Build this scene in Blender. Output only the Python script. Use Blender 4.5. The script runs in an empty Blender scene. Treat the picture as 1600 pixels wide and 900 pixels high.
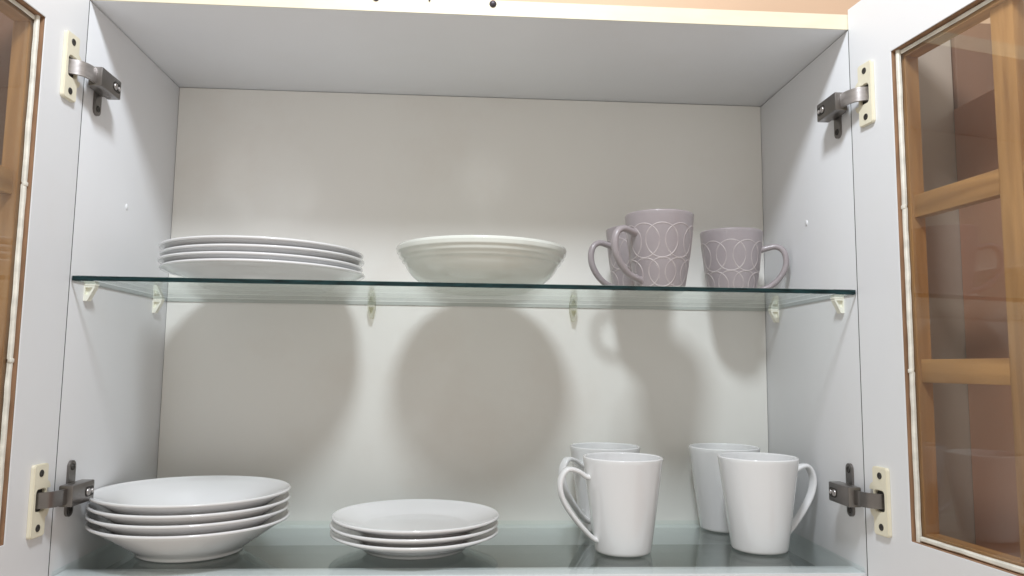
import bpy, bmesh, math, random
from mathutils import Vector, Matrix
random.seed(7)
S = bpy.context.scene
COL = S.collection
R = math.radians
PI = math.pi

# ------------------------------------------------------------------ camera
H = 0.43            # half the inside width of the cabinet
D = 0.2627          # inside depth
ZS = 0.3052         # top of the middle glass shelf (lower glass top is z = 0)
ZT = 0.6112         # underside of the cabinet top
yaw, pitch, roll, fpx = 0.06082, 0.10412, 0.01158, 1185.57
f = Vector((math.sin(yaw)*math.cos(pitch), math.cos(yaw)*math.cos(pitch), math.sin(pitch)))
r0 = Vector((math.cos(yaw), -math.sin(yaw), 0)); u0 = r0.cross(f)
r1 = r0*math.cos(roll) + u0*math.sin(roll); u1 = r1.cross(f)
cam_d = bpy.data.cameras.new('camera'); cam = bpy.data.objects.new('camera', cam_d); COL.objects.link(cam)
m = Matrix((r1, u1, -f)).transposed().to_4x4(); m.translation = Vector((-0.01083, -0.8274, 0.21333))
cam.matrix_world = m
cam_d.sensor_width = 36; cam_d.lens = fpx/1600*36; cam_d.clip_start = 0.02; cam_d.clip_end = 50
S.camera = cam

# ------------------------------------------------------------------ light
w = bpy.data.worlds.new('World'); S.world = w; w.use_nodes = True
bg = w.node_tree.nodes['Background']
bg.inputs['Color'].default_value = (1.0, 0.93, 0.845, 1); bg.inputs['Strength'].default_value = 0.66
ld = bpy.data.lights.new('ceiling_lamp', 'POINT'); lo = bpy.data.objects.new('ceiling_lamp', ld); COL.objects.link(lo)
lo.location = (-0.015, -0.61, 1.14); ld.energy = 42.5; ld.shadow_soft_size = 0.085; ld.color = (0.875, 0.935, 1.0)
S.view_settings.view_transform = 'Standard'; S.view_settings.look = 'None'
S.view_settings.gamma = 1; S.view_settings.exposure = 0.0; S.view_settings.use_curve_mapping = False
S.render.engine = 'CYCLES'
S.cycles.max_bounces = 14; S.cycles.diffuse_bounces = 6; S.cycles.transparent_max_bounces = 24; S.cycles.glossy_bounces = 6
S.cycles.caustics_reflective = True; S.cycles.blur_glossy = 0.12

# ------------------------------------------------------------------ materials
def nodes(name):
    mt = bpy.data.materials.new(name); mt.use_nodes = True
    nt = mt.node_tree; return mt, nt, nt.nodes['Principled BSDF']
def nn(nt, t, **kw):
    n = nt.nodes.new(t)
    for k, v in kw.items(): setattr(n, k, v)
    return n
def lk(nt, a, b): nt.links.new(a, b)
def principled(name, col, rough, var=0.04, scale=(20, 20, 20), bump=0.0, bscale=None, coat=0.0, metal=0.0, spec=0.5, rvar=0.06, bdist=0.001, col2=None, detail=4, stain=None):
    mt, nt, b = nodes(name)
    tc = nn(nt, 'ShaderNodeTexCoord'); mp = nn(nt, 'ShaderNodeMapping'); mp.inputs['Scale'].default_value = scale
    lk(nt, tc.outputs['Object'], mp.inputs['Vector'])
    no = nn(nt, 'ShaderNodeTexNoise'); no.inputs['Scale'].default_value = 1; no.inputs['Detail'].default_value = detail
    lk(nt, mp.outputs['Vector'], no.inputs['Vector'])
    cr = nn(nt, 'ShaderNodeValToRGB'); cr.color_ramp.elements[0].position = .3; cr.color_ramp.elements[1].position = .7
    c2 = col2 or tuple(min(1, c*(1+var)) for c in col); c1 = col if col2 else tuple(c*(1-var) for c in col)
    cr.color_ramp.elements[0].color = (*c1, 1); cr.color_ramp.elements[1].color = (*c2, 1)
    lk(nt, no.outputs['Fac'], cr.inputs['Fac'])
    if stain:
        n3 = nn(nt, 'ShaderNodeTexNoise'); n3.inputs['Scale'].default_value = stain[0]; n3.inputs['Detail'].default_value = 6; n3.inputs['Roughness'].default_value = .6
        lk(nt, tc.outputs['Object'], n3.inputs['Vector'])
        m3 = nn(nt, 'ShaderNodeMapRange'); m3.inputs['From Min'].default_value = .52; m3.inputs['From Max'].default_value = .75; m3.inputs['To Max'].default_value = stain[1]
        lk(nt, n3.outputs['Fac'], m3.inputs['Value'])
        mx = nn(nt, 'ShaderNodeMix', data_type='RGBA'); mx.inputs['B'].default_value = (*stain[2], 1)
        lk(nt, m3.outputs['Result'], mx.inputs['Factor']); lk(nt, cr.outputs['Color'], mx.inputs['A']); lk(nt, mx.outputs['Result'], b.inputs['Base Color'])
    else: lk(nt, cr.outputs['Color'], b.inputs['Base Color'])
    mr = nn(nt, 'ShaderNodeMapRange'); mr.inputs['To Min'].default_value = max(0.02, rough-rvar); mr.inputs['To Max'].default_value = rough+rvar
    lk(nt, no.outputs['Fac'], mr.inputs['Value']); lk(nt, mr.outputs['Result'], b.inputs['Roughness'])
    b.inputs['Metallic'].default_value = metal; b.inputs['Specular IOR Level'].default_value = spec
    b.inputs['Coat Weight'].default_value = coat; b.inputs['Coat Roughness'].default_value = 0.06
    if bump:
        n2 = nn(nt, 'ShaderNodeTexNoise'); n2.inputs['Scale'].default_value = 1; n2.inputs['Detail'].default_value = 5
        m2 = nn(nt, 'ShaderNodeMapping'); m2.inputs['Scale'].default_value = bscale or scale
        lk(nt, tc.outputs['Object'], m2.inputs['Vector']); lk(nt, m2.outputs['Vector'], n2.inputs['Vector'])
        bp = nn(nt, 'ShaderNodeBump'); bp.inputs['Strength'].default_value = bump; bp.inputs['Distance'].default_value = bdist
        lk(nt, n2.outputs['Fac'], bp.inputs['Height']); lk(nt, bp.outputs['Normal'], b.inputs['Normal'])
    return mt
def glass(name, tint, bumpy=0.0):
    # clear sheet: what passes through is tinted, the rest is mirrored by Fresnel, the same on both faces
    mt = bpy.data.materials.new(name); mt.use_nodes = True; nt = mt.node_tree; nt.nodes.clear()
    out = nn(nt, 'ShaderNodeOutputMaterial'); mx = nn(nt, 'ShaderNodeMixShader')
    tr = nn(nt, 'ShaderNodeBsdfTransparent'); tr.inputs['Color'].default_value = (*tint, 1)
    gl = nn(nt, 'ShaderNodeBsdfGlossy'); gl.inputs['Roughness'].default_value = 0.02; gl.inputs['Color'].default_value = (.95, 1, .985, 1)
    fr = nn(nt, 'ShaderNodeFresnel'); geo = nn(nt, 'ShaderNodeNewGeometry')
    mr = nn(nt, 'ShaderNodeMapRange'); mr.inputs['To Min'].default_value = 1.5; mr.inputs['To Max'].default_value = 1/1.5
    lk(nt, geo.outputs['Backfacing'], mr.inputs['Value']); lk(nt, mr.outputs['Result'], fr.inputs['IOR'])
    lk(nt, fr.outputs['Fac'], mx.inputs['Fac']); lk(nt, tr.outputs['BSDF'], mx.inputs[1]); lk(nt, gl.outputs['BSDF'], mx.inputs[2])
    lk(nt, mx.outputs['Shader'], out.inputs['Surface'])
    return mt
M = {}
M['laminate'] = principled('white_laminate', (.737, .741, .756), .42, .012, (9, 9, 1.2), .10, (160, 160, 5), rvar=.05, bdist=.0006, stain=(9, .10, (.62, .57, .5)))
M['back'] = principled('back_board', (.785, .770, .730), .40, .02, (6, 3, 2.2), .10, (140, 140, 4), rvar=.06, bdist=.0006, stain=(5.5, .22, (.62, .53, .45)))
M['cream'] = principled('cream_edge_band', (.735, .675, .515), .45, .04, (30, 30, 90), .1, (200, 200, 200))
M['peach'] = principled('peach_wall_paint', (.69, .48, .325), .75, .05, (3, 3, 3), .25, (60, 60, 60))
M['mdf'] = principled('raw_board_edge', (.30, .17, .095), .8, .25, (120, 120, 30), .4, (300, 300, 80))
M['brown'] = principled('brown_wall_shade', (.19, .095, .058), .45, .08, (30, 30, 3), .1, (90, 90, 6))  # dark brown stands in for the wall in shade behind the doors
M['terracotta'] = principled('terracotta_paint', (.48, .25, .16), .7, .06, (6, 6, 6), .2, (60, 60, 60))
M['wall_shade'] = principled('grey_brown_wall_shade', (.42, .345, .295), .5, .06, (30, 30, 3), .1, (90, 90, 6))  # wall shade put into the colour, darker than the peach paint
M['liner'] = principled('dark_grey_liner', (.085, .092, .086), .5, .10, (12, 12, 12), .1, (90, 90, 90))
M['porcelain'] = principled('white_porcelain', (.765, .765, .77), .09, .012, (14, 14, 14), .05, (25, 25, 25), coat=.5, rvar=.025)
M['foot'] = principled('unglazed_foot', (.70, .67, .62), .7, .06, (90, 90, 90))
M['celadon'] = principled('cream_olive_glaze', (.70, .72, .665), .12, .03, (22, 22, 22), .05, (30, 30, 30), coat=.4, rvar=.04)
M['mauve'] = principled('mauve_glaze', (.33, .291, .300), .34, .04, (40, 40, 40), .06, (120, 120, 120), coat=.12)
M['mauve_line'] = principled('pale_mauve_relief', (.36, .31, .318), .42, .1, (75, 75, 75), col2=(.51, .46, .45))
M['hinge_plastic'] = principled('cream_hinge_plastic', (.76, .71, .56), .38, .03, (60, 60, 60))
M['pin_plastic'] = principled('cream_pin_plastic', (.84, .83, .73), .30, .03, (80, 80, 80))
M['steel'] = principled('grey_steel', (.215, .20, .19), .30, .10, (30, 30, 60), .08, (60, 60, 400), metal=.9)
M['bright_steel'] = principled('bright_steel', (.50, .47, .46), .33, .10, (60, 60, 300), .1, (60, 60, 400), metal=.9)
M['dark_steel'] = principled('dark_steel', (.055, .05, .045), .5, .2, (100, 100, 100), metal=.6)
M['nail'] = principled('dark_nail', (.07, .06, .07), .45, .2, (300, 300, 300), metal=.5)
M['bead'] = principled('ivory_glazing_bead', (.74, .71, .63), .5, .14, (60, 60, 90), .35, (150, 150, 60))
M['plug'] = principled('white_plug', (.80, .80, .80), .4, .02)
M['glass_clear'] = glass('shelf_glass', (.966, .984, .980))
M['glass_door'] = glass('door_glass', (.93, .93, .91))
M['glass_edge'] = principled('glass_ground_edge', (.007, .027, .029), .22, .7, (45, 60, 500), .2, (30, 30, 300), spec=.3)
M['clear_plastic'] = None
def wood(name, dark, light, scale):
    mt, nt, b = nodes(name)
    tc = nn(nt, 'ShaderNodeTexCoord'); mp = nn(nt, 'ShaderNodeMapping'); mp.inputs['Scale'].default_value = scale
    lk(nt, tc.outputs['Object'], mp.inputs['Vector'])
    n1 = nn(nt, 'ShaderNodeTexNoise'); n1.inputs['Scale'].default_value = 1; n1.inputs['Detail'].default_value = 7; n1.inputs['Distortion'].default_value = .8
    lk(nt, mp.outputs['Vector'], n1.inputs['Vector'])
    cr = nn(nt, 'ShaderNodeValToRGB'); cr.color_ramp.elements[0].position = .32; cr.color_ramp.elements[1].position = .68
    cr.color_ramp.elements[0].color = (*dark, 1); cr.color_ramp.elements[1].color = (*light, 1)
    lk(nt, n1.outputs['Fac'], cr.inputs['Fac']); lk(nt, cr.outputs['Color'], b.inputs['Base Color'])
    b.inputs['Roughness'].default_value = .42; b.inputs['Coat Weight'].default_value = .15
    bp = nn(nt, 'ShaderNodeBump'); bp.inputs['Strength'].default_value = .2; bp.inputs['Distance'].default_value = .0008
    lk(nt, n1.outputs['Fac'], bp.inputs['Height']); lk(nt, bp.outputs['Normal'], b.inputs['Normal'])
    return mt
M['wood_v'] = wood('varnished_wood_upright', (.33, .158, .056), (.55, .295, .115), (70, 70, 5))
M['wood_h'] = wood('varnished_wood_cross', (.33, .158, .056), (.55, .295, .115), (5, 70, 70))
def clear_plastic():
    mt = bpy.data.materials.new('clear_plastic'); mt.use_nodes = True; nt = mt.node_tree; nt.nodes.clear()
    out = nn(nt, 'ShaderNodeOutputMaterial'); mx = nn(nt, 'ShaderNodeMixShader'); mx.inputs['Fac'].default_value = .38
    tr = nn(nt, 'ShaderNodeBsdfTransparent'); tr.inputs['Color'].default_value = (.93, .92, .84, 1)
    pb = nn(nt, 'ShaderNodeBsdfPrincipled'); pb.inputs['Base Color'].default_value = (.85, .85, .78, 1); pb.inputs['Roughness'].default_value = .15
    lk(nt, tr.outputs['BSDF'], mx.inputs[1]); lk(nt, pb.outputs['BSDF'], mx.inputs[2]); lk(nt, mx.outputs['Shader'], out.inputs['Surface'])
    return mt
M['clear_plastic'] = clear_plastic()

# ------------------------------------------------------------------ helpers
def obj(name, bm, mats, parent=None, smooth=False, loc=None, rz=0.0, angle=None):
    me = bpy.data.meshes.new(name)
    bmesh.ops.recalc_face_normals(bm, faces=bm.faces)
    bm.to_mesh(me); bm.free()
    for mm in (mats if isinstance(mats, (list, tuple)) else [mats]): me.materials.append(M[mm])
    if smooth:
        for p in me.polygons: p.use_smooth = True
        if angle: me.set_sharp_from_angle(angle=R(angle))
    o = bpy.data.objects.new(name, me); COL.objects.link(o)
    if parent: o.parent = parent
    if loc: o.location = loc
    o.rotation_euler.z = rz
    return o
def inst(src, parent=None, loc=(0, 0, 0), rz=0.0, scale=None):
    o = src.copy(); COL.objects.link(o); o.parent = parent; o.location = loc; o.rotation_euler = (0, 0, rz)
    if scale: o.scale = scale
    return o
def tag(o, label, cat, group=None):
    o['label'] = label; o['category'] = cat
    if group: o['group'] = group
    return o
def empty(name, loc, rz=0.0):
    o = bpy.data.objects.new(name, None); COL.objects.link(o); o.location = loc; o.rotation_euler.z = rz; o.empty_display_size = .02
    return o
def box(bm, x0, x1, y0, y1, z0, z1, bev=0.0, seg=2):
    vs = [bm.verts.new((x, y, z)) for z in (z0, z1) for y in (y0, y1) for x in (x0, x1)]
    q = [(0, 1, 3, 2), (4, 6, 7, 5), (0, 4, 5, 1), (2, 3, 7, 6), (0, 2, 6, 4), (1, 5, 7, 3)]
    fs = [bm.faces.new([vs[i] for i in a]) for a in q]
    if bev:
        es = list({e for fa in fs for e in fa.edges})
        bmesh.ops.bevel(bm, geom=es, offset=bev, segments=seg, profile=.5, affect='EDGES')
    return bm
def bx(*a, **k): return box(bmesh.new(), *a, **k)
def lathe(prof, n=96, closed=False, spin=None):
    bm = bmesh.new(); rings = []
    for (r, z) in prof:
        if r < 1e-6: rings.append([bm.verts.new((0, 0, z))])
        else: rings.append([bm.verts.new((r*math.cos(2*PI*k/n), r*math.sin(2*PI*k/n), z)) for k in range(n)])
    pairs = list(zip(rings, rings[1:])) + ([(rings[-1], rings[0])] if closed else [])
    for a, b in pairs:
        for k in range(n):
            k2 = (k+1) % n
            if len(a) == 1 and len(b) == 1: continue
            if len(a) == 1: bm.faces.new((a[0], b[k], b[k2]))
            elif len(b) == 1: bm.faces.new((a[k], a[k2], b[0]))
            else: bm.faces.new((a[k], a[k2], b[k2], b[k]))
    return bm
def catmull(pts, n):
    out = []; P = [Vector(p) for p in pts]; P = [2*P[0]-P[1]] + P + [2*P[-1]-P[-2]]
    for i in range(1, len(P)-2):
        for k in range(n):
            t = k/n; a, b, c, d = P[i-1:i+3]
            out.append(.5*((2*b)+(c-a)*t+(2*a-5*b+4*c-d)*t*t+(3*b-a-3*c+d)*t**3))
    out.append(P[-2]); return out
def strap(path, wid, thk, n=16, up=None, power=2.6):
    """sweep a super-ellipse section along a path lying in the x-z plane; wid runs along y; wid, thk may be callables of t"""
    bm = bmesh.new(); rings = []
    L = len(path)
    for i, p in enumerate(path):
        t = (path[min(i+1, L-1)]-path[max(i-1, 0)]).normalized(); nr = Vector((-t.z, 0, t.x)); s = i/(L-1)
        ww = wid(s) if callable(wid) else wid; tt = thk(s) if callable(thk) else thk
        ring = []
        for k in range(n):
            a = 2*PI*k/n; c, sn = math.cos(a), math.sin(a)
            e = 2/power
            ring.append(bm.verts.new(p + Vector((0, 1, 0))*(.5*ww*math.copysign(abs(c)**e, c)) + nr*(.5*tt*math.copysign(abs(sn)**e, sn))))
        rings.append(ring)
    for a, b in zip(rings, rings[1:]):
        for k in range(n): bm.faces.new((a[k], a[(k+1) % n], b[(k+1) % n], b[k]))
    bm.faces.new(rings[0][::-1]); bm.faces.new(rings[-1])
    return bm
def prism(bm, pts, axis, a0, a1):
    """extrude a polygon; axis 'y': pts are (x,z); axis 'x': pts are (y,z)"""
    def P(u, v, a): return (u, a, v) if axis == 'y' else ((a, u, v) if axis == 'x' else (u, v, a))
    A = [bm.verts.new(P(u, v, a0)) for u, v in pts]; B = [bm.verts.new(P(u, v, a1)) for u, v in pts]
    n = len(pts)
    for k in range(n): bm.faces.new((A[k], A[(k+1) % n], B[(k+1) % n], B[k]))
    bm.faces.new(A); bm.faces.new(B[::-1]); return bm
def prism_hole(bm, outer, inner, axis, a0, a1):
    def P(u, v, a): return (u, a, v) if axis == 'y' else ((a, u, v) if axis == 'x' else (u, v, a))
    n = len(outer)
    V = [[bm.verts.new(P(u, v, a)) for u, v in poly] for poly in (outer, inner) for a in (a0, a1)]
    o0, o1, i0, i1 = V
    for k in range(n):
        j = (k+1) % n
        bm.faces.new((o0[k], o0[j], o1[j], o1[k])); bm.faces.new((i0[j], i0[k], i1[k], i1[j]))
        bm.faces.new((o0[j], o0[k], i0[k], i0[j])); bm.faces.new((o1[k], o1[j], i1[j], i1[k]))
    return bm
def rrect(cu, cv, hu, hv, r, n=5):
    out = []
    for (su, sv, a0) in ((1, 1, 0), (-1, 1, 90), (-1, -1, 180), (1, -1, 270)):
        for k in range(n+1):
            a = R(a0+90*k/n); out.append((cu+su*(hu-r)+r*math.cos(a), cv+sv*(hv-r)+r*math.sin(a)))
    return out

# ------------------------------------------------------------------ setting: the painted wall behind
wb = bx(-1.6, 1.6, D+.022, D+.08, -.9, 1.7)
wall = obj('wall', wb, 'peach'); wall['kind'] = 'structure'

# invented brown cupboards; their dark colours stand for the shaded wall beyond the panes
def cupboard(s, label):
    o = empty('invented_cupboard', (s*(H+.47), D, -.04))
    def P(name, x0, x1, y0, y1, z0, z1, bev, mat='brown'):
        x0, x1 = sorted((s*x0, s*x1)); b = bx(x0-s*(H+.47), x1-s*(H+.47), y0-D, y1-D, z0+.04, z1+.04, bev=bev); obj(name, b, mat, o, True, angle=30)
    P('case', H+.0215, H+.92, .020, D+.018, -.036, .630, .001)
    P('wall_shade_panel', H+.0240, H+.128, .004, .0195, -.033, .627, .001, 'wall_shade' if s > 0 else 'brown')
    P('door', H+.1300, H+.468, .0, .0195, -.033, .627, .0025)
    P('door', H+.4720, H+.918, .0, .0195, -.033, .627, .0025)
    return tag(o, label, 'cupboard', 'invented cupboards standing for the shaded wall')
cupboard(1, 'invented brown cupboard standing for the shaded wall beyond the right door')
pt = obj('partition_wall', bx(H+.1268, H+.19, -.62, .0036, -.9, .520, bev=.0008), 'terracotta', None, True, angle=30); pt['kind'] = 'structure'
cupboard(-1, 'invented brown cupboard standing for the shaded wall beyond the left door')

# ------------------------------------------------------------------ cabinet carcass
cab = empty('wall_cabinet', (0, D, -.04))
tag(cab, 'white kitchen wall cabinet with both glazed doors swung open', 'cabinet')
cab_off = Vector((0, -D, .04))
def cpart(name, bm, mats, smooth=False, parent=None, angle=None):
    o = obj(name, bm, mats, parent or cab, smooth, angle=angle)
    if parent is None: o.location = cab_off
    return o
TH = .018
ZB = -.036
for s in (-1, 1):
    x0, x1 = sorted((s*H, s*(H+TH)))
    cpart('side_panel', bx(x0, x1, 0, D+.018, ZB, ZT-.0008, bev=.0004), 'laminate', True, angle=30)
    e0, e1 = sorted((s*(H+.0002), s*(H+TH-.0002)))
    cpart('edge_strip', bx(e0, e1, -.0006, -.0001, ZB, ZT-.0012), 'liner')
top = cpart('top_panel', bx(-H-TH, H+TH, .0008, D+.018, ZT, ZT+TH, bev=.0006), 'laminate', True, angle=30)
cpart('edge_band', bx(-H-TH, H+TH, -.0008, .0005, ZT-.0002, ZT+TH+.0002, bev=.0003), 'cream', parent=top)
for nx, nz, nr in ((.014, ZT+.0138, .0042), (-.118, ZT+.0155, .0040), (-.058, ZT+.0152, .0012)):
    nm = lathe([(0, .0032), (nr*.45, .0028), (nr*.85, .0016), (nr, .0), (nr*.9, -.001), (0, -.001)], 20)
    bmesh.ops.rotate(nm, cent=(0, 0, 0), matrix=Matrix.Rotation(R(90), 3, 'X'), verts=nm.verts)
    bmesh.ops.translate(nm, vec=(nx, -.0009, nz), verts=nm.verts)
    cpart('nail', nm, 'nail', True, parent=top)
cpart('back_panel', bx(-H+.0005, H-.0005, D, D+.006, ZB, ZT-.0007), 'back')
cpart('front_rail', bx(-H+.0003, H-.0003, .001, .0330, ZB, -.0056, bev=.0006), 'laminate', True, angle=30)
cpart('rear_rail', bx(-H+.0003, H-.0003, .2400, D-.0003, ZB, -.0056, bev=.0006), 'laminate', True, angle=30)
cpart('bottom_panel', bx(-H+.0003, H-.0003, .0332, .2398, ZB, -.0285), 'liner')

# plugs in the side panels
for s in (-1, 1):
    pm = lathe([(0, .0014), (.0022, .0012), (.0030, .0006), (.0032, -.001), (0, -.001)], 24)
    bmesh.ops.rotate(pm, cent=(0, 0, 0), matrix=Matrix.Rotation(R(-90*s), 3, 'Y'), verts=pm.verts)
    bmesh.ops.scale(pm, vec=(1, 1, 1.25), verts=pm.verts)
    bmesh.ops.translate(pm, vec=(s*H, .120, .4045), verts=pm.verts)
    cpart('plug', pm, 'laminate', True)

# shelf pins: cream brackets on the sides, clear ones on the back
def pin_bm():
    # built facing -y..+y, reaching out along +x from the panel face at x=0, top at z=0
    bm = bmesh.new()
    outer = [(0, 0), (.0125, 0), (.0125, -.0045), (.0045, -.0215), (0, -.0215)]
    inner = [(.0016, -.0042), (.0100, -.0042), (.0098, -.0052), (.0052, -.0135), (.0016, -.0138)]
    prism_hole(bm, outer, inner, 'y', -.0048, .0048)
    prism(bm, inner, 'y', -.0010, .0010)
    box(bm, 0, .0135, -.0052, .0052, -.0016, .0002)
    return bm
for s in (-1, 1):
    for y in (.034, .219):
        b = pin_bm()
        if s > 0: bmesh.ops.scale(b, vec=(-1, 1, 1), verts=b.verts)
        bmesh.ops.scale(b, vec=(.9, .9, .86), verts=b.verts)
        bmesh.ops.translate(b, vec=(s*H, y, ZS-.0062), verts=b.verts)
        cpart('shelf_pin', b, 'pin_plastic')
for x in (-.144, .144):
    b = bmesh.new()
    # seen from the front a tapering tongue with a hollow
    outer = [(-.0052, 0), (.0052, 0), (.0052, -.006), (.0022, -.019), (-.0022, -.019), (-.0052, -.006)]
    inner = [(-.0034, -.0034), (.0034, -.0034), (.0032, -.0062), (.0008, -.012), (-.0008, -.012), (-.0032, -.0062)]
    prism_hole(b, outer, inner, 'y', -.011, 0)
    prism(b, inner, 'y', -.0028, -.0008)
    bmesh.ops.translate(b, vec=(x, D, ZS-.0064), verts=b.verts)
    o = cpart('shelf_pin', b, 'clear_plastic'); o['label'] = 'clear plastic shelf pin on the back board'

# ------------------------------------------------------------------ doors
DW = .446; SW = {-1: .074, 1: .0700}
WB, WT = .0443, .5548
ZD0, ZD1 = ZB, ZT+.0235
ANG = {-1: .0461, 1: .1233}
def door(s):
    sw = SW[s]; a = ANG[s]
    # door axes: w from the hinge edge towards the camera, t outwards, z up
    ew = Vector((s*math.sin(a), -math.cos(a), 0)); et = Vector((s*math.cos(a), math.sin(a), 0))
    org = Vector((s*(H-.0001), -.0020, 0)) + cab_off
    mw = Matrix((ew, et, Vector((0, 0, 1)))).transposed().to_4x4(); mw.translation = org
    w0 = sw; w1 = .400-sw
    def fix(o, par):
        o.parent = par
        return o
    # white inner face: a frame of one sheet
    b = bmesh.new()
    prism_hole(b, [(0, ZD0), (DW, ZD0), (DW, ZD1), (0, ZD1)], [(w0, WB), (w1, WB), (w1, WT), (w0, WT)], 'y', 0, .0012)
    es = [e for e in b.edges]
    bmesh.ops.bevel(b, geom=es, offset=.0003, segments=1, affect='EDGES')
    root = obj('door', b, 'laminate', None); root.parent = cab; root.matrix_local = mw
    def sub(name, bm, mat, smooth=False): return obj(name, bm, mat, root, smooth, angle=35 if smooth else None)
    # wooden frame: rebate step then jamb
    r1 = .0018; r2 = .0085
    b = bmesh.new()
    prism_hole(b, [(.0005, ZD0), (DW-.0005, ZD0), (DW-.0005, ZD1), (.0005, ZD1)], [(w0+.0004, WB+.0004), (w1-.0004, WB+.0004), (w1-.0004, WT-.0004), (w0+.0004, WT-.0004)], 'y', .0014, .0098)
    sub('core_board', b, 'mdf')
    for nm, (u0, u1, v0, v1), mat in (('stile', (.0005, w0+r2, ZD0, ZD1), 'wood_v'), ('stile', (w1-r2, DW-.0005, ZD0, ZD1), 'wood_v'),
                                      ('rail', (w0+r2, w1-r2, ZD0, WB+r2), 'wood_h'), ('rail', (w0+r2, w1-r2, WT-r2, ZD1), 'wood_h')):
        sub(nm, bx(u0, u1, .0100, .0265, v0, v1, bev=.0006, seg=1), mat)
    # muntins outside the glass
    ph = (WT-WB)/3; mh = .0118; cw = (w0+w1)/2; cwh = .0125
    sub('muntin', bx(cw-cwh, cw+cwh, .0134, .0262, WB+r2+.0002, WT-r2-.0002, bev=.0007), 'wood_v', True)
    for k in (1, 2):
        z = WB+ph*k
        for (u0, u1) in ((w0+r2+.0002, cw-cwh-.0001), (cw+cwh+.0001, w1-r2-.0002)):
            sub('muntin', bx(u0, u1, .0134, .0258, z-mh, z+mh, bev=.0006), 'wood_h', True)
    # glass: one sheet behind the beads
    sub('pane', bx(w0+.001, w1-.001, .0101-.0026, .0099, WB+.001, WT-.001), 'glass_door')
    # glazing beads: lengths with butt joints, a little crooked
    rnd = random.Random(11+s)
    def bead_v(wc, z0, z1):
        n = 14; b = bmesh.new(); rings = []
        for i in range(n+1):
            z = z0+(z1-z0)*i/n; j = rnd.uniform(-.00035, .00035); hw = .0024+rnd.uniform(-.0003, .0002)
            sec = [(-hw, .0073), (-hw, .0048), (-hw*.6, .0039), (hw*.5, .0039), (hw, .0050), (hw, .0073)]
            rings.append([b.verts.new((wc+j+q, t, z)) for q, t in sec])
        for A, B in zip(rings, rings[1:]):
            for k in range(6): b.faces.new((A[k], A[(k+1) % 6], B[(k+1) % 6], B[k]))
        b.faces.new(rings[0]); b.faces.new(rings[-1]); sub('bead', b, 'bead')
    def bead_h(zc, u0, u1, dt=0):
        n = 14; b = bmesh.new(); rings = []
        for i in range(n+1):
            u = u0+(u1-u0)*i/n; j = rnd.uniform(-.0003, .0003); hw = .0024+rnd.uniform(-.0003, .0002)
            sec = [(-hw, .0073), (-hw, .0048), (-hw*.6, .0039), (hw*.5, .0039), (hw, .0050), (hw, .0073)]
            rings.append([b.verts.new((u, min(.0073, t+dt), zc+j+q)) for q, t in sec])
        for A, B in zip(rings, rings[1:]):
            for k in range(6): b.faces.new((A[k], A[(k+1) % 6], B[(k+1) % 6], B[k]))
        b.faces.new(rings[0]); b.faces.new(rings[-1]); sub('bead', b, 'bead')
    off = r1+.0024
    for wc in (w0+off, w1-off):
        for k in range(3):
            bead_v(wc, WB+ph*k+(.0012 if k else .0005), WB+ph*(k+1)-(.0012 if k < 2 else .0005))
        for k in (1, 2):
            sub('bead_joint', bx(wc-.0030, wc+.0027, .0032, .0070, WB+ph*k-.0024, WB+ph*k+.0020, bev=.0010), 'bead', True)
    bead_h(WB+off, w0+off+.0035, w1-off-.0035); bead_h(WT-off+.0008, w0+off+.0035, w1-off-.0035, .0022)
    return root, mw
doors = {s: door(s) for s in (-1, 1)}
doors[-1][0]['label'] = 'left glazed door standing open'; doors[1][0]['label'] = 'right glazed door standing open'

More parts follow.
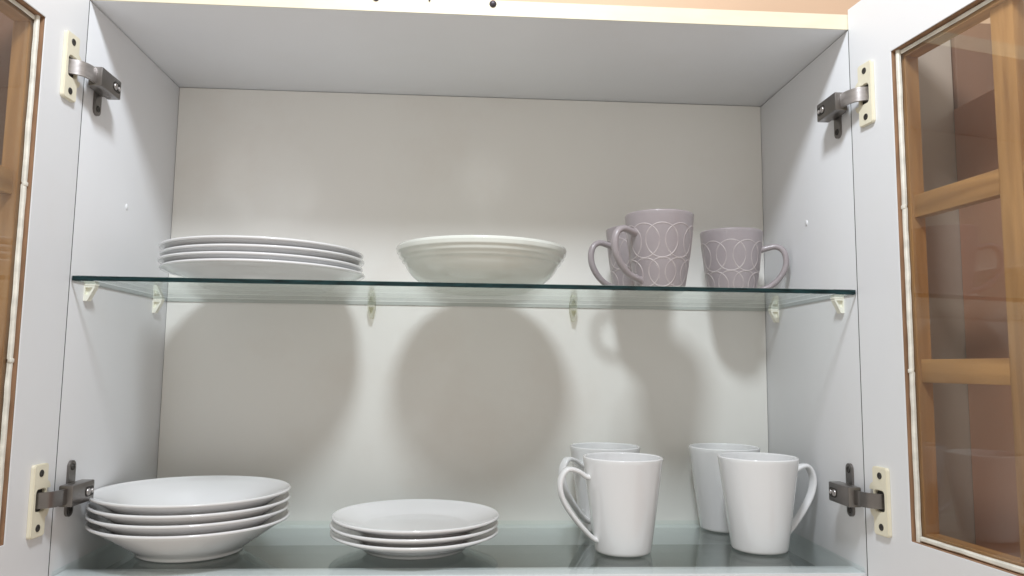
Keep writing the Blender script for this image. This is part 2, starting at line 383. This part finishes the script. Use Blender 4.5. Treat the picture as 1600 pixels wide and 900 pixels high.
# ------------------------------------------------------------------ hinges
def hinge(s, zc):
    root, mw = doors[s]; wc = .0300
    up = 1
    hroot = bmesh.new()
    # mounting plate with two wings on the side panel
    X = lambda d: s*(H-d)
    def pbox(bm, d0, d1, *a, **k):
        x0, x1 = sorted((X(d0), X(d1))); return box(bm, x0, x1, *a, **k)
    hi, lw = (.0115, .0325) if zc > .3 else (.0320, .0270)
    pts = rrect(.0275, zc+(hi-lw)/2, .0068, (hi+lw)/2, .0066, 6)
    a0, a1 = sorted((X(0), X(.0028)))
    prism(hroot, pts, 'x', a0, a1)
    pbox(hroot,   .0028, .0075, .004, .034, zc-.0088, zc+.0088, bev=.001)
    h = obj('hinge', hroot, 'steel', cab, True, angle=30); h.location = cab_off
    # housing
    b = bmesh.new(); pbox(b, .0076, .0225, -.0090, .0370, zc-.0108, zc+.0108, bev=.0016)
    obj('housing', b, 'steel', h, True, angle=30)
    # slot and screws on the housing
    b = bmesh.new(); prism(b, rrect(.0255, zc, .0085, .0052, .0040, 5), 'x', *sorted((X(.0223), X(.0230))))
    obj('slot', b, 'dark_steel', h)
    def screw(bm, c, d, rad, axis):
        l = lathe([(0, d*.3), (rad*.35, d*.35), (rad*.5, d*.85), (rad*.9, d), (rad, d*.4), (rad, -.0006), (0, -.0006)], 16)
        bmesh.ops.rotate(l, cent=(0, 0, 0), matrix=Vector((0, 0, 1)).rotation_difference(axis).to_matrix(), verts=l.verts)
        bmesh.ops.translate(l, vec=c, verts=l.verts)
        return l
    ax = Vector((-s, 0, 0))
    for yy, rr in ((.0220, .0038), (.0305, .0026)):
        obj('screw', screw(None, (X(.0230), yy, zc), .0010, rr, ax), 'bright_steel', h, True, angle=40)
    for dz in ((-.0250,) if zc > .3 else (-.0200, .0250)):
        obj('screw', screw(None, (X(.0028), .0275, zc+dz), .0008, .0038, ax), 'dark_steel', h, True, angle=40)
    # arm: bent strip from the cup to the housing
    ew = mw.col[0].to_3d(); et = mw.col[1].to_3d(); org = Vector((s*(H-.0001), -.0020, zc))
    P = [org+ew*.0330+et*.004, org+ew*.0300-et*.0060, org+ew*.0250-et*.0120, org+ew*.0160-et*.0150, org+ew*.0090-et*.0152, Vector((X(.0150), -.0040, zc))]
    path = catmull(P, 5); b = bmesh.new(); rings = []
    for i, p in enumerate(path):
        t = (path[min(i+1, len(path)-1)]-path[max(i-1, 0)]).normalized(); nr = Vector((-t.y, t.x, 0))
        rings.append([b.verts.new(p+nr*q*.0016+Vector((0, 0, e*.0078))) for q, e in ((-1, -1), (1, -1), (1, 1), (-1, 1))])
    for A, B in zip(rings, rings[1:]):
        for k in range(4): b.faces.new((A[k], A[(k+1) % 4], B[(k+1) % 4], B[k]))
    b.faces.new(rings[0]); b.faces.new(rings[-1])
    obj('arm', b, 'bright_steel' if zc > .3 else 'steel', h, True, angle=30)
    # cup flange on the door: plate with a window, screwed at both ends (door space, then into hinge space)
    to_h = Matrix.Translation(-cab_off) @ mw
    def dsub(name, bm, mat, smooth=True):
        bmesh.ops.transform(bm, matrix=to_h, verts=bm.verts); return obj(name, bm, mat, h, smooth, angle=35)
    b = bmesh.new()
    out = rrect(wc+.0006, zc, .0117, .0355, .0030, 5); inn = rrect(wc-.0005, zc, .0075, .0110, .0040, 5)
    prism_hole(b, out, inn, 'y', -.0042, -.0002)
    bmesh.ops.recalc_face_normals(b, faces=b.faces); b.normal_update()
    bmesh.ops.bevel(b, geom=[e for e in b.edges if all(v.co.y < -.004 for v in e.verts) and len(e.link_faces) == 2 and abs(e.link_faces[0].normal.dot(e.link_faces[1].normal)) < .5], offset=.0008, segments=2, affect='EDGES')
    cup = dsub('cup_plate', b, 'hinge_plastic', False)
    # round shoulder of the cup towards the hinge edge
    up_arc = [(wc-.0099-.0080*math.cos(R(q)), zc+.0110+.0075*math.sin(R(q))) for q in range(0, 91, 15)]
    up_arc += [(wc-.0099, zc+.0105), (wc-.0179, zc+.0105)]
    for sg in (1, -1):
        b = bmesh.new(); prism(b, [(u, zc+sg*(v-zc)) for u, v in up_arc], 'y', -.0030, -.0002)
        dsub('cup_shoulder', b, 'hinge_plastic')
    b = bmesh.new(); prism(b, rrect(wc-.0005, zc, .0078, .0113, .0040, 5), 'y', -.0009, -.0003); dsub('cup_shade_plate', b, 'dark_steel')  # flat dark steel piece; its colour stands for the shade inside the cup
    for dz in (-.0265, .0265):
        l = screw(None, (0, 0, 0), .0007, .0036, Vector((0, -1, 0)))
        bmesh.ops.translate(l, vec=(wc+.0012, -.0042, zc+dz), verts=l.verts); dsub('screw', l, 'dark_steel')
    return h
for s in (-1, 1):
    for zc in (.5215, .0770): hinge(s, zc)

# ------------------------------------------------------------------ glass shelves
def glass_sheet(name, y0, y1, ztop, thk, label, edge=1):
    b = bx(-H+.0012, H-.0012, y0, y1, 0, thk, bev=.0006, seg=1)
    o = obj(name, b, ['glass_clear', 'glass_edge'], None)
    for p in o.data.polygons:
        if abs(p.normal.z) < .5: p.material_index = edge
    o.location = (0, 0, ztop-thk)
    return tag(o, label, 'glass shelf', 'glass shelves')
glass_sheet('glass_shelf', .0, D-.0015, ZS, .0060, 'clear glass shelf with dark green edge carrying plates, bowl and mauve mugs')
glass_sheet('glass_shelf', .002, D-.0012, 0, .0052, 'greenish glass sheet at the cabinet bottom under the white mugs', 0)

# ------------------------------------------------------------------ dishes
def smooth_prof(pts, n=6): return [(max(v.x, 0), v.y) for v in catmull([Vector((a, b, 0)) for a, b in pts], n)]
def dish(name, up_pts, lo_pts, rim_r, rim_z, lip, foot_r, mat='porcelain'):
    """upper surface from the centre to the rim, rounded lip, underside back to the foot"""
    up = smooth_prof(up_pts, 6); lo = smooth_prof(lo_pts, 6)
    a = [(rim_r-lip*.5+lip*.5*math.sin(R(q)), rim_z-lip*.5+lip*.5*math.cos(R(q))) for q in range(-20, 181, 20)]
    prof = up+a+lo
    prof[0] = (0, prof[0][1]); prof[-1] = (0, prof[-1][1])
    return lathe(prof, 112)
# dinner plates (upper shelf)
def plate_bm(rr, hz, fr, well):
    lip = .0034
    up = [(0, well), (fr*.6, well), (fr*.95, well+.0003), (fr*1.12, well+.0022), (rr*.82, hz-.0062), (rr*.93, hz-.0024), (rr-lip*.8, hz-.0004)]
    lo = [(rr-lip*.9, hz-lip), (rr*.90, hz-.0072), (rr*.76, hz-.0125), (fr*1.08, .0042), (fr+.0015, .0012), (fr, 0), (fr-.0035, 0), (fr-.005, .0022), (fr*.6, .0028), (0, .0028)]
    return dish('plate', up, lo, rr, hz, lip, fr)
dp = obj('dinner_plate', plate_bm(.1215, .0225, .074, .0082), 'porcelain', None, True)
names = ['lowest white dinner plate of the stack on the upper shelf', 'second lowest white dinner plate in the upper shelf stack',
         'third white dinner plate from the bottom in the upper shelf stack', 'topmost white dinner plate of the stack on the upper shelf']
offs = [(.002, -.002), (-.0012, .0), (.0004, .0012), (-.0008, .0)]
for k in range(4):
    o = dp if k == 0 else inst(dp)
    o.location = (-.262+offs[k][0], .1305+offs[k][1], ZS+.0002+.00845*k); o.rotation_euler = (R((.0, .12, -.2, .15)[k]), R((.0, -.15, .2, -.1)[k]), k*1.3)
    tag(o, names[k], 'plate', 'stack of dinner plates')
# side plates (lower)
sp = obj('side_plate', plate_bm(.0990, .0215, .060, .0084), 'porcelain', None, True)
names = ['bottom white side plate of the stack of three', 'middle white side plate in the stack of three', 'top white side plate of the stack of three']
for k in range(3):
    o = sp if k == 0 else inst(sp)
    o.location = (-.0655+(-.0006, -.001, .0005)[k], .104+(0, -.0006, .0008)[k], .0002+.0087*k); o.rotation_euler.z = k*.9
    tag(o, names[k], 'plate', 'stack of side plates')
# deep bowls (lower left)
def deep_bm():
    rr, hz, fr, lip = .1080, .0385, .056, .0034
    up = [(0, .0098), (fr*.7, .0098), (fr*.98, .0106), (rr*.70, hz-.0145), (rr*.86, hz-.0058), (rr*.95, hz-.0018), (rr-lip*.8, hz-.0004)]
    lo = [(rr-lip*.9, hz-lip), (rr*.93, hz-.0068), (rr*.80, hz-.0160), (rr*.66, hz-.0262), (fr*1.08, .0052), (fr+.002, .0012), (fr, 0), (fr-.004, 0), (fr-.006, .0024), (fr*.6, .003), (0, .003)]
    return dish('bowl', up, lo, rr, hz, lip, fr)
db = obj('pasta_bowl', deep_bm(), 'porcelain', None, True)
names = ['lowest of four stacked white pasta bowls, its whole side showing', 'second lowest of four stacked white pasta bowls',
         'third from the bottom of four stacked white pasta bowls', 'uppermost of four stacked white pasta bowls, its inside showing']
for k in range(4):
    o = db if k == 0 else inst(db)
    o.location = (-.321+(0, -.0012, .0002, .0)[k], .0905+(0, .0006, -.0008, .0004)[k], .0002+.0103*k); o.rotation_euler.z = k*1.1
    tag(o, names[k], 'bowl', 'stack of pasta bowls')
# ridged serving bowl
prof_up = smooth_prof([(0, .006), (.04, .0065), (.062, .010), (.080, .020), (.092, .034), (.0985, .0465), (.1005, .0515)], 6)
lipb = [(.1030+.0022*math.sin(R(q)), .0515+.0022*math.cos(R(q))) for q in range(-60, 101, 20)]
wall_o = smooth_prof([(.1052, .0505), (.1040, .0430), (.1008, .0340), (.0955, .0250), (.0870, .0160), (.0755, .0085), (.0640, .0035)], 10)
ridge = []
for rad, zz in wall_o:      # three shallow steps below the rim
    st = sum(.0017/(1+math.exp(max(-30, min(30, (zz-zc)/.00035)))) for zc in (.0445, .0385, .0330))
    ridge.append((rad+.0004-st*(.4+.6*min(1, zz/.03)), zz))
prof_b = prof_up+lipb+ridge+[(.0590, .0014), (.057, 0), (.053, 0), (.051, .002), (.03, .0025), (0, .0025)]
prof_b[0] = (0, .006)
sb = obj('serving_bowl', lathe(prof_b, 128), 'celadon', None, True)
sb.location = (.008, .108, ZS+.0002)
tag(sb, 'cream olive serving bowl with ridged rim on the upper shelf', 'bowl')

# mugs
def mug_body(rt, rb, hh, wall=.0036, curve=.0):
    pts_o = []
    for i in range(25):
        t = i/24; z = .004+(hh-.0055)*t
        rad = rb+.0008+(rt-rb-.0008)*(t**.96)+curve*math.sin(PI*t)
        pts_o.append((rad, z))
    lip = [(rt-wall*.5+wall*.5*math.cos(R(q)), hh-.0015+wall*.42*math.sin(R(q))) for q in range(15, 166, 15)]
    pts_i = [(rr_-wall, z) for rr_, z in reversed(pts_o) if z > .010]
    prof = [(0, .0022), (rb*.75, .0022), (rb*.84, .0), (rb*.93, 0), (rb-.0002, .0012), (rb+.0006, .0028)]+pts_o+lip+pts_i+[(rb-.010, .0062), (0, .0058)]
    return lathe(prof, 96)
def outer_r(rt, rb, hh, z, curve=.0): 
    t = min(1, max(0, (z-.004)/(hh-.0055))); return rb+.0008+(rt-rb-.0008)*(t**.96)+curve*math.sin(PI*t)
def copy_mug(src, loc, rz):
    o = inst(src, None, loc, rz)
    for c in list(src.children):
        d = c.copy(); COL.objects.link(d); d.parent = o
    return o
# white mugs
RT, RB, HH = .0472, .0322, .1095
wm = empty('white_mug', (0, 0, 0))
obj('body', mug_body(RT, RB, HH, .0034), 'porcelain', wm, True)
q = lambda z, d=-.0022: (outer_r(RT, RB, HH, z)+d, 0, z)
hp = catmull([q(.0870, -.0028), q(.0878, .0030), (.0575, 0, .0940), (.0700, 0, .0960), (.0775, 0, .0870), (.0790, 0, .0745), (.0740, 0, .0590), (.0630, 0, .0430), (.0500, 0, .0280), q(.0170, .0035), q(.0150, -.0028)], 6)
obj('handle', strap(hp, lambda s: .0118+.004*abs(2*s-1)**10, lambda s: .0058+.0045*abs(2*s-1)**12, 18, power=2.6), 'porcelain', wm, True)
spots = [((.1785, .080, .0002), R(180+13), 'white mug at front with its handle to the left, beside the side plates'),
         ((.3455, .088, .0002), R(14), 'white mug at front right with its handle towards the side panel'),
         ((.1800, .203, .0002), R(180+36), 'white mug standing behind the front mug with left handle'),
         ((.3435, .203, .0002), R(48), 'white mug standing behind the front right mug, handle hidden')]
for k, (loc, rz, lab) in enumerate(spots):
    o = wm if k == 0 else copy_mug(wm, loc, rz)
    o.location = loc; o.rotation_euler.z = rz
    tag(o, lab, 'mug', 'white mugs on the lower glass')
# mauve mugs with raised rings
RT2, RB2, HH2, CV = .0422, .0285, .0970, .0012
mm_ = empty('mauve_mug', (0, 0, 0))
obj('body', mug_body(RT2, RB2, HH2, .0040, CV), 'mauve', mm_, True)
q2 = lambda z, d=-.002: (outer_r(RT2, RB2, HH2, z, CV)+d, 0, z)
hp = catmull([q2(.0715, -.003), q2(.0725, .004), (.0570, 0, .0750), (.0665, 0, .0700), (.0705, 0, .0590), (.0690, 0, .0450), (.0610, 0, .0310), (.0490, 0, .0205), q2(.0155, .004), q2(.0140, -.003)], 6)
obj('handle', strap(hp, lambda s: .0095+.004*abs(2*s-1)**10, lambda s: .0078+.005*abs(2*s-1)**10, 18, power=2.1), 'mauve', mm_, True)
NR = 10
def ring_bm(zc, rad):
    bm = bmesh.new(); rr_ = []
    n = 40; dphi = lambda u, z: u/outer_r(RT2, RB2, HH2, zc, CV)
    for k in range(n):
        a = 2*PI*k/n; row = []
        for (dr, dh) in ((-.00105, -.0002), (-.0005, .0004), (.0005, .0004), (.00105, -.0002)):
            u = (rad+dr)*math.cos(a)*.98; z = zc+(rad+dr)*math.sin(a)
            ro = outer_r(RT2, RB2, HH2, z, CV)+dh; ph = dphi(u, z)
            row.append(bm.verts.new((ro*math.cos(ph), ro*math.sin(ph), z)))
        rr_.append(row)
    for k in range(n):
        A, B = rr_[k], rr_[(k+1) % n]
        for j in range(3): bm.faces.new((A[j], A[j+1], B[j+1], B[j]))
    return bm
for zc, rad, ph0 in ((.0605, .0205, 0), (.0225, .0170, 0)):
    first = None
    for k in range(NR):
        rz = 2*PI*(k+.5)/NR+ph0
        if first is None: first = obj('ring', ring_bm(zc, rad), 'mauve_line', mm_, True); first.rotation_euler.z = rz
        else: inst(first, mm_, (0, 0, random.uniform(-.0006, .0006)), rz+random.uniform(-.035, .035))
spots = [((.2265, .086, ZS+.0002), R(180+28), 'tall looking mauve mug with ring pattern nearest the shelf front'),
         ((.3545, .190, ZS+.0002), R(-22), 'mauve ring patterned mug by the right side panel, handle to the right'),
         ((.2215, .186, ZS+.0002), R(180+18), 'mauve mug half hidden behind the nearer mauve mug')]
for k, (loc, rz, lab) in enumerate(spots):
    o = mm_ if k == 0 else copy_mug(mm_, loc, rz)
    o.location = loc; o.rotation_euler.z = rz
    tag(o, lab, 'mug', 'mauve mugs on the upper shelf')
